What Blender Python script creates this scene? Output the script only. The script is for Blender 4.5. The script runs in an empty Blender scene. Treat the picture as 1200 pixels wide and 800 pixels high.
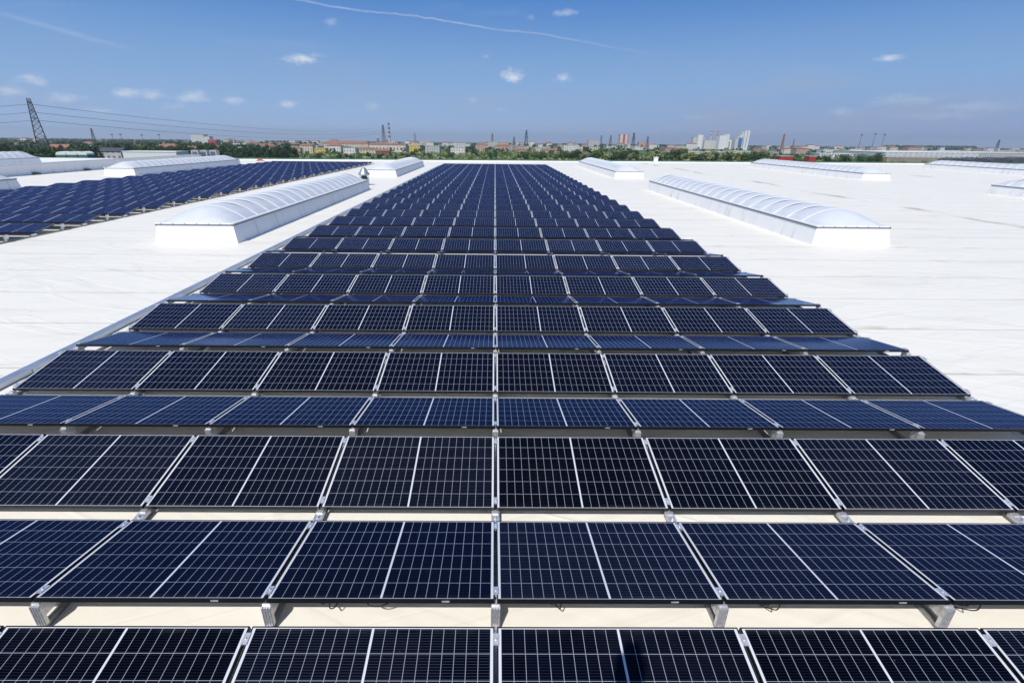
import bpy, bmesh, math, random
from mathutils import Vector, Matrix, Euler
random.seed(7)
S = bpy.context.scene
C = S.collection
R = math.radians
# ------------------------------------------------------------------ camera
F_PX, PT, RL, YW, CX, CY = 572.6, 0.3846, 0.0103, 0.0084, 582.9, 393.7
P = 1.775                       # spacing of the panel joints
CAMZ = 3.611
Fw = Vector((math.sin(YW)*math.cos(PT), math.cos(YW)*math.cos(PT), -math.sin(PT)))
R0 = Vector((math.cos(YW), -math.sin(YW), 0)); D0 = Vector((-math.sin(PT)*math.sin(YW), -math.sin(PT)*math.cos(YW), -math.cos(PT)))
IX = R0*math.cos(RL) - D0*math.sin(RL); IY = R0*math.sin(RL) + D0*math.cos(RL)
cam = bpy.data.cameras.new('camera'); co = bpy.data.objects.new('camera', cam); C.objects.link(co)
M3 = Matrix((IX, -IY, -Fw)).transposed().to_4x4(); M3.translation = Vector((0, 0, CAMZ)); co.matrix_world = M3
cam.sensor_width = 36; cam.lens = F_PX/1200*36; cam.shift_x = (600-CX)/1200; cam.shift_y = -(400-CY)/1200
cam.clip_start = .05; cam.clip_end = 60000
S.camera = co
S.render.resolution_x = 1024; S.render.resolution_y = 682
def ray(px, py):
    a = (px-CX)/F_PX; b = (py-CY)/F_PX
    return (Fw + IX*a + IY*b).normalized()
def at(px, py, Y):
    r = ray(px, py); return Vector((0, 0, CAMZ)) + r*(Y/r.y)
def proj(p):
    d = Vector(p)-Vector((0, 0, CAMZ)); z = d.dot(Fw)
    if z < .1: return None
    return (CX+F_PX*d.dot(IX)/z, CY+F_PX*d.dot(IY)/z)
# ------------------------------------------------------------------ sun, sky, exposure
SUN = Vector((-.283, -.678, .992)).normalized()
sl = bpy.data.lights.new('sun', 'SUN'); sl.energy = 4.3; sl.angle = R(.53); sl.color = (1, .95, .875)
so = bpy.data.objects.new('sun', sl); C.objects.link(so); so.rotation_euler = (-SUN).to_track_quat('-Z', 'Y').to_euler()
W = bpy.data.worlds.new('World'); S.world = W; W.use_nodes = True
wn, wl = W.node_tree.nodes, W.node_tree.links
bg = wn['Background']; bg.inputs[1].default_value = .105
sky = wn.new('ShaderNodeTexSky'); sky.sky_type = 'NISHITA'; sky.sun_disc = False
sky.sun_elevation = math.asin(SUN.z); sky.sun_rotation = math.atan2(SUN.x, SUN.y)
sky.air_density = 1.0; sky.dust_density = 0.3; sky.ozone_density = 3.5; sky.altitude = 60
S.view_settings.view_transform = 'Standard'; S.view_settings.look = 'None'
S.view_settings.exposure = 0.0; S.view_settings.gamma = 1; S.view_settings.use_curve_mapping = False
S.render.engine = 'CYCLES'
class NT:
    def __init__(s, tree): s.n, s.l = tree.nodes, tree.links
    def put(s, sock, v):
        if hasattr(v, 'is_linked') or isinstance(v, bpy.types.NodeSocket): s.l.new(v, sock)
        else: sock.default_value = v
    def math(s, op, a, b=0.0, c=None):
        m = s.n.new('ShaderNodeMath'); m.operation = op; s.put(m.inputs[0], a); s.put(m.inputs[1], b)
        if c is not None: s.put(m.inputs[2], c)
        return m.outputs[0]
    def vmath(s, op, a, b=None):
        m = s.n.new('ShaderNodeVectorMath'); m.operation = op; s.put(m.inputs[0], a)
        if b is not None: s.put(m.inputs[1], b)
        return m.outputs['Value'] if op in ('DOT_PRODUCT', 'LENGTH') else m.outputs[0]
    def noise(s, vec, scale, detail=4, rough=.55, dim='3D'):
        m = s.n.new('ShaderNodeTexNoise'); m.noise_dimensions = dim; m.inputs['Scale'].default_value = scale
        m.inputs['Detail'].default_value = detail; m.inputs['Roughness'].default_value = rough
        if vec is not None: s.l.new(vec, m.inputs['Vector'])
        return m.outputs['Fac']
    def ramp(s, v, lo, hi, a=0.0, b=1.0):
        m = s.n.new('ShaderNodeMapRange'); m.interpolation_type = 'SMOOTHSTEP'; s.put(m.inputs[0], v)
        s.put(m.inputs[1], lo); s.put(m.inputs[2], hi); s.put(m.inputs[3], a); s.put(m.inputs[4], b)
        return m.outputs[0]
    def mix(s, f, a, b, mode='MIX'):
        m = s.n.new('ShaderNodeMix'); m.data_type = 'RGBA'; m.blend_type = mode
        s.put(m.inputs[0], f); s.put(m.inputs[6], a if not isinstance(a, tuple) else (*a[:3], 1)); s.put(m.inputs[7], b if not isinstance(b, tuple) else (*b[:3], 1))
        return m.outputs[2]
    def n_rgb(s, v):
        m = s.n.new('ShaderNodeCombineXYZ')
        for i in range(3): s.l.new(v, m.inputs[i])
        return m.outputs[0]
    def rot(s, vec, a):
        m = s.n.new('ShaderNodeMapping'); m.inputs['Rotation'].default_value = (0, 0, a); s.l.new(vec, m.inputs[0]); return m.outputs[0]
    def scale(s, vec, v):
        m = s.n.new('ShaderNodeMapping'); m.inputs['Scale'].default_value = v; s.l.new(vec, m.inputs[0]); return m.outputs[0]
w = NT(W.node_tree)
dirv = w.vmath('NORMALIZE', wn.new('ShaderNodeTexCoord').outputs['Generated'])
fine = w.noise(w.scale(dirv, (1, 1, 2.2)), 34, 6, .68); mid = w.noise(dirv, 9, 4, .6)
# small fair-weather clouds: direction (photo x, y), half widths in radians, strength
CL = [(353, 69, .036, .011, 1), (600, 89, .024, .013, .9), (660, 92, .02, .011, .7), (387, 27, .014, .008, .35), (662, 15, .03, .008, .5),
      (622, 20, .012, .005, .4), (1041, 69, .02, .006, .75), (338, 122, .02, .008, .6), (38, 92, .028, .010, .5), (10, 106, .024, .009, .45),
      (74, 116, .034, .009, .5), (148, 110, .028, .010, .6), (182, 111, .026, .010, .5), (228, 113, .034, .011, .6), (270, 118, .024, .008, .5), (438, 124, .02, .008, .3),
      (205, 125, .03, .008, .3), (116, 129, .03, .007, .3), (555, 117, .012, .006, .3), (984, 132, .02, .007, .35), (1060, 118, .055, .010, .3),
      (1148, 125, .06, .010, .25), (1100, 136, .06, .008, .2), (815, 138, .03, .005, .2), (570, 66, .010, .005, .35), (585, 129, .02, .005, .2)]
wob = w.math('MULTIPLY', w.math('SUBTRACT', fine, .5), 2.6)
tot = None
for (px, py, a, b, s_) in CL:
    d = ray(px, py); e1 = Vector((0, 0, 1)).cross(d).normalized()*-1; e2 = e1.cross(d)
    u = w.math('DIVIDE', w.vmath('DOT_PRODUCT', dirv, tuple(e1)), a); v = w.math('DIVIDE', w.vmath('DOT_PRODUCT', dirv, tuple(e2)), b)
    rr = w.math('SQRT', w.math('ADD', w.math('MULTIPLY', u, u), w.math('MULTIPLY', v, v)))
    rr = w.math('ADD', rr, wob)
    front = w.math('GREATER_THAN', w.vmath('DOT_PRODUCT', dirv, tuple(d)), 0.0)
    m_ = w.math('MULTIPLY', w.ramp(rr, 1.05, -.35, 0, s_*.85), front)
    tot = m_ if tot is None else w.math('MAXIMUM', tot, m_)
def trail(p0, p1, width, s_, wav):
    a, b = ray(*p0), ray(*p1); n = a.cross(b).normalized()
    t = (b-a*(a.dot(b))).normalized(); ang = a.angle(b)
    off = w.math('ADD', w.vmath('DOT_PRODUCT', dirv, tuple(n)), w.math('MULTIPLY', w.math('SUBTRACT', mid, .5), wav))
    line = w.ramp(w.math('ABSOLUTE', off), width, width*.1, 0, s_)
    pos = w.math('ARCTAN2', w.vmath('DOT_PRODUCT', dirv, tuple(t)), w.vmath('DOT_PRODUCT', dirv, tuple(a)))
    env = w.math('MULTIPLY', w.ramp(pos, -.12, .05), w.ramp(pos, ang, ang*.35))
    return w.math('MULTIPLY', w.math('MULTIPLY', line, env), w.ramp(fine, .25, .65, .45, 1))
tot = w.math('MAXIMUM', tot, trail((325, -3), (860, 76), .0021, .30, .016))
tot = w.math('MAXIMUM', tot, trail((10, 20), (185, 66), .005, .14, .012))
cir = w.math('MULTIPLY', w.ramp(w.noise(w.scale(dirv, (2.2, 5, 14)), 1.6, 6, .6), .52, .85, 0, .13), w.ramp(w.vmath('DOT_PRODUCT', dirv, (0, 0, 1)), .02, .3))
tot = w.math('MAXIMUM', tot, cir)
el = w.vmath('DOT_PRODUCT', dirv, (0, 0, 1)); ex = w.vmath('DOT_PRODUCT', dirv, (1, 0, 0))
# milky air near the ground, clear blue above; duller and greyer towards the east (right)
hor = w.mix(w.ramp(ex, -.3, .7), (3.25, 4.6, 6.9), (2.75, 3.6, 5.7))
low = w.mix(w.ramp(el, -.01, .11), hor, (2.35, 4.0, 6.7))
low = w.mix(w.ramp(el, .07, .26), low, (.68, 2.15, 5.6))
bank = w.math('MULTIPLY', w.math('MULTIPLY', w.ramp(w.noise(w.scale(dirv, (2.5, 2.5, 13)), 1.5, 5, .6), .46, .72), w.ramp(el, .16, .05)), w.ramp(ex, -.1, .6, .35, .65))
low = w.mix(bank, low, (3.3, 3.9, 5.5))
high = w.mix(1.0, sky.outputs[0], (.82, .87, .84), 'MULTIPLY')
skyc = w.mix(w.ramp(el, .42, .9), low, high)
cloudc = (7.6, 7.9, 8.6)
col = w.mix(tot, skyc, cloudc)
wl.new(col, bg.inputs[0])
# ------------------------------------------------------------------ materials
MATS = {}
def mat(name, col, rough=.6, metal=0, spec=.5, var=0.0, vscale=3, bump=0.0, bscale=20):
    if name in MATS: return MATS[name]
    m = bpy.data.materials.new(name); m.use_nodes = True; MATS[name] = m
    t = NT(m.node_tree); b = t.n['Principled BSDF']
    b.inputs['Base Color'].default_value = (*col, 1); b.inputs['Roughness'].default_value = rough
    b.inputs['Metallic'].default_value = metal; b.inputs['Specular IOR Level'].default_value = spec
    tc = t.n.new('ShaderNodeTexCoord')
    if var:
        n = t.noise(tc.outputs['Object'], vscale, 5)
        f = t.ramp(n, .3, .7)
        t.l.new(t.mix(f, tuple(c*(1-var) for c in col), tuple(min(1, c*(1+var)) for c in col)), b.inputs['Base Color'])
    if bump:
        bp = t.n.new('ShaderNodeBump'); bp.inputs['Strength'].default_value = bump; bp.inputs['Distance'].default_value = .02
        t.l.new(t.noise(tc.outputs['Object'], bscale, 4), bp.inputs['Height']); t.l.new(bp.outputs[0], b.inputs['Normal'])
    return m
m_frame = mat('black anodised frame', (.012, .012, .014), .38, .3)
m_alu = mat('brushed aluminium', (.66, .67, .70), .4, .6, var=.18, vscale=30)
m_rail = mat('shade-darkened aluminium rail', (.30, .31, .33), .5, .7, var=.2, vscale=8)  # shade below the panel gaps is put into this darker aluminium colour
m_galv = mat('galvanised steel', (.5, .53, .57), .4, .75, var=.15, vscale=6)
m_tray = mat('cable tray steel', (.50, .54, .60), .35, .7, var=.1, vscale=2)
m_rubber = mat('black cable', (.015, .015, .015), .6)
m_white = mat('white membrane', (.82, .82, .80), .6, var=.02, vscale=1.5, bump=.25, bscale=3)
m_green = mat('green painted steel', (.05, .16, .11), .5)
m_lead = mat('dark flashing', (.12, .125, .14), .5, .3)
# photovoltaic glass: half-cut cells, 6 x (10 + 10), from UVs in metres
def pv_material():
    m = bpy.data.materials.new('photovoltaic glass'); m.use_nodes = True
    t = NT(m.node_tree); b = t.n['Principled BSDF']
    uv = t.n.new('ShaderNodeUVMap'); uv.uv_map = 'UVMap'
    sx = t.n.new('ShaderNodeSeparateXYZ'); t.l.new(uv.outputs[0], sx.inputs[0]); U, V = sx.outputs[0], sx.outputs[1]
    # U in -0.8775..0.8775, V in -0.519..0.519
    au = t.math('ABSOLUTE', U)
    uu = t.math('SUBTRACT', au, .0075); pu = .0842; lw = .0016
    ku = t.math('DIVIDE', uu, pu); fu = t.math('MULTIPLY', t.math('FRACT', ku), pu)
    inu = t.math('MULTIPLY', t.math('GREATER_THAN', uu, 0), t.math('LESS_THAN', uu, pu*10))
    cu = t.math('MULTIPLY', t.math('GREATER_THAN', fu, lw), t.math('LESS_THAN', fu, pu-lw))
    vv = t.math('ADD', V, .505); pv = .16833
    kv = t.math('DIVIDE', vv, pv); fv = t.math('MULTIPLY', t.math('FRACT', kv), pv)
    inv = t.math('MULTIPLY', t.math('GREATER_THAN', vv, 0), t.math('LESS_THAN', vv, pv*6))
    cv = t.math('MULTIPLY', t.math('GREATER_THAN', fv, lw), t.math('LESS_THAN', fv, pv-lw))
    cell = t.math('MULTIPLY', t.math('MULTIPLY', inu, cu), t.math('MULTIPLY', inv, cv))
    # busbars: thin wires along U
    fb = t.math('FRACT', t.math('DIVIDE', t.math('SUBTRACT', fv, lw), .0181))
    bus = t.math('LESS_THAN', t.math('ABSOLUTE', t.math('SUBTRACT', fb, .5)), .045)
    oi = t.n.new('ShaderNodeObjectInfo')
    cid = t.n.new('ShaderNodeCombineXYZ'); t.l.new(t.math('FLOOR', t.math('DIVIDE', U, pu)), cid.inputs[0]); t.l.new(t.math('FLOOR', kv), cid.inputs[1]); t.l.new(t.math('MULTIPLY', oi.outputs['Random'], 91), cid.inputs[2])
    wnz = t.n.new('ShaderNodeTexWhiteNoise'); t.l.new(cid.outputs[0], wnz.inputs[0])
    c0 = t.mix(wnz.outputs[0], (.0005, .0009, .0035), (.0010, .0017, .0062))
    c0 = t.mix(1.0, c0, t.n_rgb(t.ramp(oi.outputs['Random'], 0, 1, .55, 1.5)), 'MULTIPLY')
    c1 = t.mix(t.math('MULTIPLY', bus, t.ramp(oi.outputs['Random'], .7, .9, .35, 1.0)), c0, (.06, .07, .09))
    grid = t.math('MULTIPLY', inu, inv)
    c2 = t.mix(cell, t.mix(grid, (.62, .64, .68), (.33, .36, .44)), c1)
    # thin dust film
    tc = t.n.new('ShaderNodeTexCoord')
    geo = t.n.new('ShaderNodeNewGeometry')
    dust = t.ramp(t.noise(geo.outputs['Position'], 1.3, 6, .65), .42, .8, .0, .006)
    edge_ = t.math('MULTIPLY', t.ramp(t.math('ABSOLUTE', V), .455, .515, 0, .05), t.ramp(t.noise(geo.outputs['Position'], 4, 4), .35, .7))
    dust = t.math('ADD', dust, edge_)
    c3 = t.mix(dust, c2, (.42, .38, .33))
    sp = t.ramp(t.noise(geo.outputs['Position'], 34, 2, .5), .80, .83, 0, .4)
    c3 = t.mix(sp, c3, (.35, .34, .31))
    # anti-reflective blue cells: diffuse base under a blue-tinted Fresnel coat
    out = t.n['Material Output']; t.n.remove(b)
    df = t.n.new('ShaderNodeBsdfDiffuse'); t.l.new(c3, df.inputs[0])
    gl = t.n.new('ShaderNodeBsdfGlossy'); gl.inputs[0].default_value = (.29, .48, .90, 1)
    t.l.new(t.ramp(t.noise(geo.outputs['Position'], .9, 3), .3, .7, .08, .15), gl.inputs['Roughness'])
    fr = t.n.new('ShaderNodeFresnel'); fr.inputs[0].default_value = 1.28
    mx = t.n.new('ShaderNodeMixShader'); t.l.new(fr.outputs[0], mx.inputs[0]); t.l.new(df.outputs[0], mx.inputs[1]); t.l.new(gl.outputs[0], mx.inputs[2])
    t.l.new(mx.outputs[0], out.inputs[0])
    return m
m_pv = pv_material()
def roof_material():
    m = bpy.data.materials.new('white roofing membrane'); m.use_nodes = True
    t = NT(m.node_tree); b = t.n['Principled BSDF']; b.inputs['Roughness'].default_value = .55; b.inputs['Specular IOR Level'].default_value = .3
    geo = t.n.new('ShaderNodeNewGeometry'); pos = geo.outputs['Position']
    sx = t.n.new('ShaderNodeSeparateXYZ'); t.l.new(pos, sx.inputs[0]); X, Y = sx.outputs[0], sx.outputs[1]
    wavy = t.noise(t.scale(pos, (.35, .35, 1)), 1.0, 3)
    yy = t.math('ADD', Y, t.math('MULTIPLY', t.math('SUBTRACT', wavy, .5), .09))
    fs = t.math('MULTIPLY', t.math('FRACT', t.math('DIVIDE', yy, 2.1)), 2.1)
    seam = t.ramp(t.math('ABSOLUTE', t.math('SUBTRACT', fs, 1.05)), .03, .005)
    below = t.ramp(t.math('ABSOLUTE', t.math('SUBTRACT', fs, 1.13)), .16, .02)
    xs = t.math('ABSOLUTE', t.math('SUBTRACT', t.math('MULTIPLY', t.math('FRACT', t.math('DIVIDE', t.math('ADD', X, 3.0), 20.0)), 20.0), 10))
    seamx = t.ramp(xs, .035, .006)
    blot = t.ramp(t.noise(t.scale(pos, (.22, 1.1, 1)), 1.0, 6, .62), .47, .78)
    fineb = t.ramp(t.noise(t.scale(pos, (1.2, 3.5, 1)), 1.2, 6, .7), .5, .8)
    base = t.mix(t.math('MULTIPLY', blot, .5), (.80, .775, .705), (.63, .605, .54))
    base = t.mix(t.math('MULTIPLY', fineb, .24), base, (.55, .51, .44))
    base = t.mix(t.math('MULTIPLY', seam, .85), base, (.52, .50, .46))
    base = t.mix(t.math('MULTIPLY', seamx, .5), base, (.55, .53, .5))
    edge = t.math('MULTIPLY', below, t.ramp(t.noise(t.scale(pos, (.5, 1.4, 1)), 1.4, 5, .7), .5, .72))
    # faint long wrinkles, light and shade painted as paired lines, and drag marks, on the skew
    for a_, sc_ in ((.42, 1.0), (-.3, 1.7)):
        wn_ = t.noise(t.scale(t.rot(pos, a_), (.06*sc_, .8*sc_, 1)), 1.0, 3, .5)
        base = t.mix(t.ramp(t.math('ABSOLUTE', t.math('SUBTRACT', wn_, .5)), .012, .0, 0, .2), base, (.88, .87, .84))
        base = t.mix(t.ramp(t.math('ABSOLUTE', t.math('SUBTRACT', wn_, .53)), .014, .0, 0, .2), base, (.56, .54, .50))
    base = t.mix(t.math('MULTIPLY', edge, .7), base, (.50, .42, .32))
    # ponding marks in the valley of the roof at x = 24.5 and x = -22
    for xv in (24.6, 49.5, -22.5):
        ln = t.ramp(t.math('ABSOLUTE', t.math('ADD', t.math('SUBTRACT', X, xv), t.math('MULTIPLY', t.math('SUBTRACT', t.noise(pos, .12, 3), .5), 3.0))), .55, .05)
        pat = t.ramp(t.noise(t.scale(pos, (.6, .2, 1)), 1.0, 5, .6), .46, .62)
        base = t.mix(t.math('MULTIPLY', t.math('MULTIPLY', ln, pat), .85), base, (.34, .26, .17))
    # small dirt spots
    sp = t.ramp(t.noise(pos, 2.3, 4, .6), .70, .76)
    base = t.mix(t.math('MULTIPLY', sp, .45), base, (.40, .34, .26))
    t.l.new(base, b.inputs['Base Color'])
    # wrinkles
    wv = t.n.new('ShaderNodeTexNoise'); wv.inputs['Scale'].default_value = .5; wv.inputs['Detail'].default_value = 3; wv.inputs['Distortion'].default_value = .4
    t.l.new(t.scale(t.rot(pos, .35), (.22, 1.1, 1)), wv.inputs['Vector'])
    ridge = t.ramp(t.math('ABSOLUTE', t.math('SUBTRACT', wv.outputs['Fac'], .5)), .018, 0.0)
    h = t.math('ADD', t.math('MULTIPLY', ridge, .005), t.math('MULTIPLY', seam, .008))
    h = t.math('ADD', h, t.math('MULTIPLY', t.noise(pos, 1.1, 4), .02))
    bp = t.n.new('ShaderNodeBump'); bp.inputs['Strength'].default_value = .9; bp.inputs['Distance'].default_value = 1.0
    t.l.new(h, bp.inputs['Height']); t.l.new(bp.outputs[0], b.inputs['Normal'])
    return m
m_roof = roof_material()
def curb_material():
    m = bpy.data.materials.new('streaked membrane upstand'); m.use_nodes = True
    t = NT(m.node_tree); b = t.n['Principled BSDF']; b.inputs['Roughness'].default_value = .55
    geo = t.n.new('ShaderNodeNewGeometry'); pos = geo.outputs['Position']
    sx = t.n.new('ShaderNodeSeparateXYZ'); t.l.new(pos, sx.inputs[0])
    st = t.ramp(t.noise(t.scale(pos, (0.6, 2.2, .25)), 1.0, 6, .7), .5, .74)
    low = t.ramp(sx.outputs[2], .75, .0, .15, 1)
    sd = t.n.new('ShaderNodeSeparateXYZ'); t.l.new(geo.outputs['Normal'], sd.inputs[0])
    side = t.math('ABSOLUTE', sd.outputs[0])
    f = t.math('MULTIPLY', t.math('MULTIPLY', st, low), t.math('MULTIPLY', side, .75))
    t.l.new(t.mix(f, (.82, .82, .81), (.33, .33, .34)), b.inputs['Base Color'])
    bp = t.n.new('ShaderNodeBump'); bp.inputs['Distance'].default_value = .03; bp.inputs['Strength'].default_value = .5
    t.l.new(t.noise(pos, 1.6, 3), bp.inputs['Height']); t.l.new(bp.outputs[0], b.inputs['Normal'])
    return m
m_curb = curb_material()
m_dome = mat('opal acrylic glazing', (.585, .615, .665), .5, var=.04, vscale=2)
m_rib = mat('white glazing rib', (.8, .81, .82), .4)
# ------------------------------------------------------------------ mesh helpers
class MB:
    def __init__(s): s.v, s.f, s.mi, s.uv = [], [], [], None
    def face(s, pts, mi=0):
        n = len(s.v); s.v += [tuple(p) for p in pts]; s.f.append(tuple(range(n, n+len(pts)))); s.mi.append(mi)
    def box(s, x0, x1, y0, y1, z0, z1, mi=0, M=None):
        n = len(s.v)
        p = [(x0, y0, z0), (x1, y0, z0), (x1, y1, z0), (x0, y1, z0), (x0, y0, z1), (x1, y0, z1), (x1, y1, z1), (x0, y1, z1)]
        if M: p = [tuple(M @ Vector(q)) for q in p]
        s.v += p
        for q in ((0, 3, 2, 1), (4, 5, 6, 7), (0, 1, 5, 4), (1, 2, 6, 5), (2, 3, 7, 6), (3, 0, 4, 7)): s.f.append(tuple(n+i for i in q)); s.mi.append(mi)
    def bar(s, a, b, w=.05, mi=0):
        a, b = Vector(a), Vector(b); d = (b-a).normalized()
        u = d.cross(Vector((0, 0, 1)))
        if u.length < .01: u = Vector((1, 0, 0))
        u.normalize(); v = d.cross(u); u *= w/2; v *= w/2; n = len(s.v)
        for q in (a, b):
            for k in ((-1, -1), (1, -1), (1, 1), (-1, 1)): s.v.append(tuple(q+u*k[0]+v*k[1]))
        for q in ((0, 1, 2, 3), (7, 6, 5, 4), (0, 4, 5, 1), (1, 5, 6, 2), (2, 6, 7, 3), (3, 7, 4, 0)): s.f.append(tuple(n+i for i in q)); s.mi.append(mi)
    def lathe(s, prof, seg=16, c=(0, 0, 0), mi=0):
        n = len(s.v)
        for r, z in prof:
            for k in range(seg):
                a = 2*math.pi*k/seg; s.v.append((c[0]+r*math.cos(a), c[1]+r*math.sin(a), c[2]+z))
        for i in range(len(prof)-1):
            for k in range(seg):
                k2 = (k+1) % seg; s.f.append((n+i*seg+k, n+i*seg+k2, n+(i+1)*seg+k2, n+(i+1)*seg+k)); s.mi.append(mi)
    def mesh(s, name, *mats):
        me = bpy.data.meshes.new(name); me.from_pydata(s.v, [], s.f)
        for m in mats: me.materials.append(m)
        if len(mats) > 1: me.polygons.foreach_set('material_index', s.mi)
        me.update(); return me
    def build(s, name, *mats, parent=None, smooth=False):
        me = s.mesh(name, *mats)
        if smooth: me.polygons.foreach_set('use_smooth', [True]*len(me.polygons))
        return link(name, me, parent)
def link(name, me, parent=None, M=None):
    o = bpy.data.objects.new(name, me); C.objects.link(o)
    if M is not None: o.matrix_world = M
    if parent: o.parent = parent
    return o
def tag(o, label=None, cat=None, group=None, kind=None):
    if label: o['label'] = label
    if cat: o['category'] = cat
    if group: o['group'] = group
    if kind: o['kind'] = kind
    return o
def empty(name, loc, rot=(0, 0, 0)):
    o = bpy.data.objects.new(name, None); C.objects.link(o); o.location = loc; o.rotation_euler = rot; o.empty_display_size = .2
    return o
ONES = ['zeroth', 'first', 'second', 'third', 'fourth', 'fifth', 'sixth', 'seventh', 'eighth', 'ninth', 'tenth', 'eleventh', 'twelfth', 'thirteenth', 'fourteenth', 'fifteenth', 'sixteenth', 'seventeenth', 'eighteenth', 'nineteenth']
def ordw(n):
    if n < 20: return ONES[n]
    t = ['', '', 'twent', 'thirt', 'fort', 'fift', 'sixt', 'sevent', 'eight', 'ninet'][n//10]
    return t+'ieth' if n % 10 == 0 else t+'y-'+ONES[n % 10]
# ------------------------------------------------------------------ ground and roof
GZ = -12.0
SLOPE = .0062                   # the roof is laid to a slight fall, so the plain drops away a little against it
def gz(y): return GZ-SLOPE*max(0, y)
def ground_material():
    m = bpy.data.materials.new('fields'); m.use_nodes = True
    t = NT(m.node_tree); b = t.n['Principled BSDF']; b.inputs['Roughness'].default_value = .9; b.inputs['Specular IOR Level'].default_value = .1
    geo = t.n.new('ShaderNodeNewGeometry'); pos = geo.outputs['Position']
    vo = t.n.new('ShaderNodeTexVoronoi'); vo.inputs['Scale'].default_value = .0045; t.l.new(t.scale(pos, (1, .7, 0)), vo.inputs['Vector'])
    wnz = t.n.new('ShaderNodeSeparateColor'); t.l.new(vo.outputs['Color'], wnz.inputs[0])
    c = t.mix(t.ramp(wnz.outputs[0], .35, .5), (.075, .135, .025), (.13, .17, .05))
    c = t.mix(t.ramp(wnz.outputs[1], .72, .8), c, (.26, .22, .13))
    c = t.mix(t.math('MULTIPLY', t.noise(pos, .03, 5), .5), c, (.06, .09, .025))
    t.l.new(c, b.inputs['Base Color']); return m
g = MB(); rings = [0, 150, 400, 900, 2000, 5000, 9000]; N = 48
g.v.append((0, 0, GZ))
for r_ in rings[1:]:
    for k in range(N): g.v.append((r_*math.cos(2*math.pi*k/N), r_*math.sin(2*math.pi*k/N), gz(r_*math.sin(2*math.pi*k/N))))
for k in range(N): g.f.append((0, 1+k, 1+(k+1) % N)); g.mi.append(0)
for i in range(len(rings)-2):
    for k in range(N):
        k2 = (k+1) % N; g.f.append((1+i*N+k, 1+(i+1)*N+k, 1+(i+1)*N+k2, 1+i*N+k2)); g.mi.append(0)
tag(g.build('ground', ground_material()), kind='structure')
XL, XR, YB = -43.6, 108.0, -14.0
def yedge(x): return 85.9 + x*.082
b = MB()
xs = [XL, -20, 0, 20, 45, 75, XR]
for a_, c_ in zip(xs[:-1], xs[1:]):
    b.face([(a_, YB, 0), (c_, YB, 0), (c_, yedge(c_), 0), (a_, yedge(a_), 0)])
tag(b.build('roof_deck', m_roof), kind='structure')
wb = empty('warehouse', (30, 40, GZ)); tag(wb, 'large white warehouse whose flat roof carries the solar panels', 'building')
b = MB(); p4 = [(XL, YB), (XR, YB), (XR, yedge(XR)), (XL, yedge(XL))]
for i in range(4):
    a_, c_ = p4[i], p4[(i+1) % 4]; b.face([(a_[0]-30, a_[1]-40, 0), (c_[0]-30, c_[1]-40, 0), (c_[0]-30, c_[1]-40, -GZ-.01), (a_[0]-30, a_[1]-40, -GZ-.01)])
b.build('wall', mat('warehouse cladding', (.6, .61, .62), .5), parent=wb)
# low edge upstand with green coping along the far side
pp = empty('parapet', (0, 86, 0)); tag(pp, 'low white roof edge upstand capped by a thin green rail', 'parapet')
b = MB(); b2 = MB()
for a_, c_ in zip(xs[:-1], xs[1:]):
    ya, yc = yedge(a_)-86, yedge(c_)-86
    b.v += [(a_, ya-.35, 0), (c_, yc-.35, 0), (c_, yc, .0), (a_, ya, .0), (a_, ya-.3, .16), (c_, yc-.3, .16), (c_, yc, .16), (a_, ya, .16)]
    n = len(b.v)-8
    for q in ((4, 5, 6, 7), (0, 1, 5, 4), (2, 3, 7, 6)): b.f.append(tuple(n+i for i in q)); b.mi.append(0)
    b2.bar((a_, ya-.1, .28), (c_, yc-.1, .28), .13)
    k = a_
    while k < c_: b2.bar((k, yedge(k)-86.1, .15), (k, yedge(k)-86.1, .25), .06); k += 3
b.build('upstand', m_white, parent=pp); b2.build('coping', m_green, parent=pp)
# ------------------------------------------------------------------ solar panels
PW, PD, TH = 1.755, 1.038, .035
TILT = .1693; GR, GV, Y0 = .1269*P, .1013*P, 1.4121*P; LOW = .14
CH, DH = PD*math.cos(TILT), PD*math.sin(TILT); PAIR = 2*CH+GR+GV; X0 = .0176*P
def frame_mb(mb, M=None, mi=0, full=True):
    hx, hy = PW/2, PD/2; w_ = .009
    mb.box(-hx, hx, -hy, -hy+w_, -TH, 0, mi, M); mb.box(-hx, hx, hy-w_, hy, -TH, 0, mi, M)
    mb.box(-hx, -hx+w_, -hy+w_, hy-w_, -TH, 0, mi, M); mb.box(hx-w_, hx, -hy+w_, hy-w_, -TH, 0, mi, M)
fm = MB(); frame_mb(fm); frame_me = fm.mesh('panel_frame', m_frame)
def glass_faces(mb, M, mi, uvs):
    hx, hy = PW/2-.009, PD/2-.009
    for z in (-.002, -.008):
        q = [(-hx, -hy, z), (hx, -hy, z), (hx, hy, z), (-hx, hy, z)]
        if z < -.005: q = q[::-1]
        mb.face([M @ Vector(p) for p in q] if M else q, mi if z > -.005 else 2)
        uvs += [(p[0], p[1]) for p in q]
gm = MB(); uvs = []; glass_faces(gm, None, 0, uvs); gm.mi = [0, 1]
m_back = mat('white backsheet', (.6, .6, .6), .6)
glass_me = gm.mesh('panel_glass', m_pv, m_back)
ul = glass_me.uv_layers.new(name='UVMap')
for i, u_ in enumerate(uvs): ul.data[i].uv = u_
tb = MB(); tb.box(.47, .53, -PD/2-.003, -PD/2-.0005, -.024, -.012); clip_me = tb.mesh('rating_plate', m_alu)
def rowgeo(n):
    m_ = (n-1)//2
    if n % 2: return Y0+m_*PAIR-CH/2, LOW+DH/2, TILT
    return Y0+m_*PAIR+GR+CH/2, LOW+DH/2, -TILT
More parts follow.
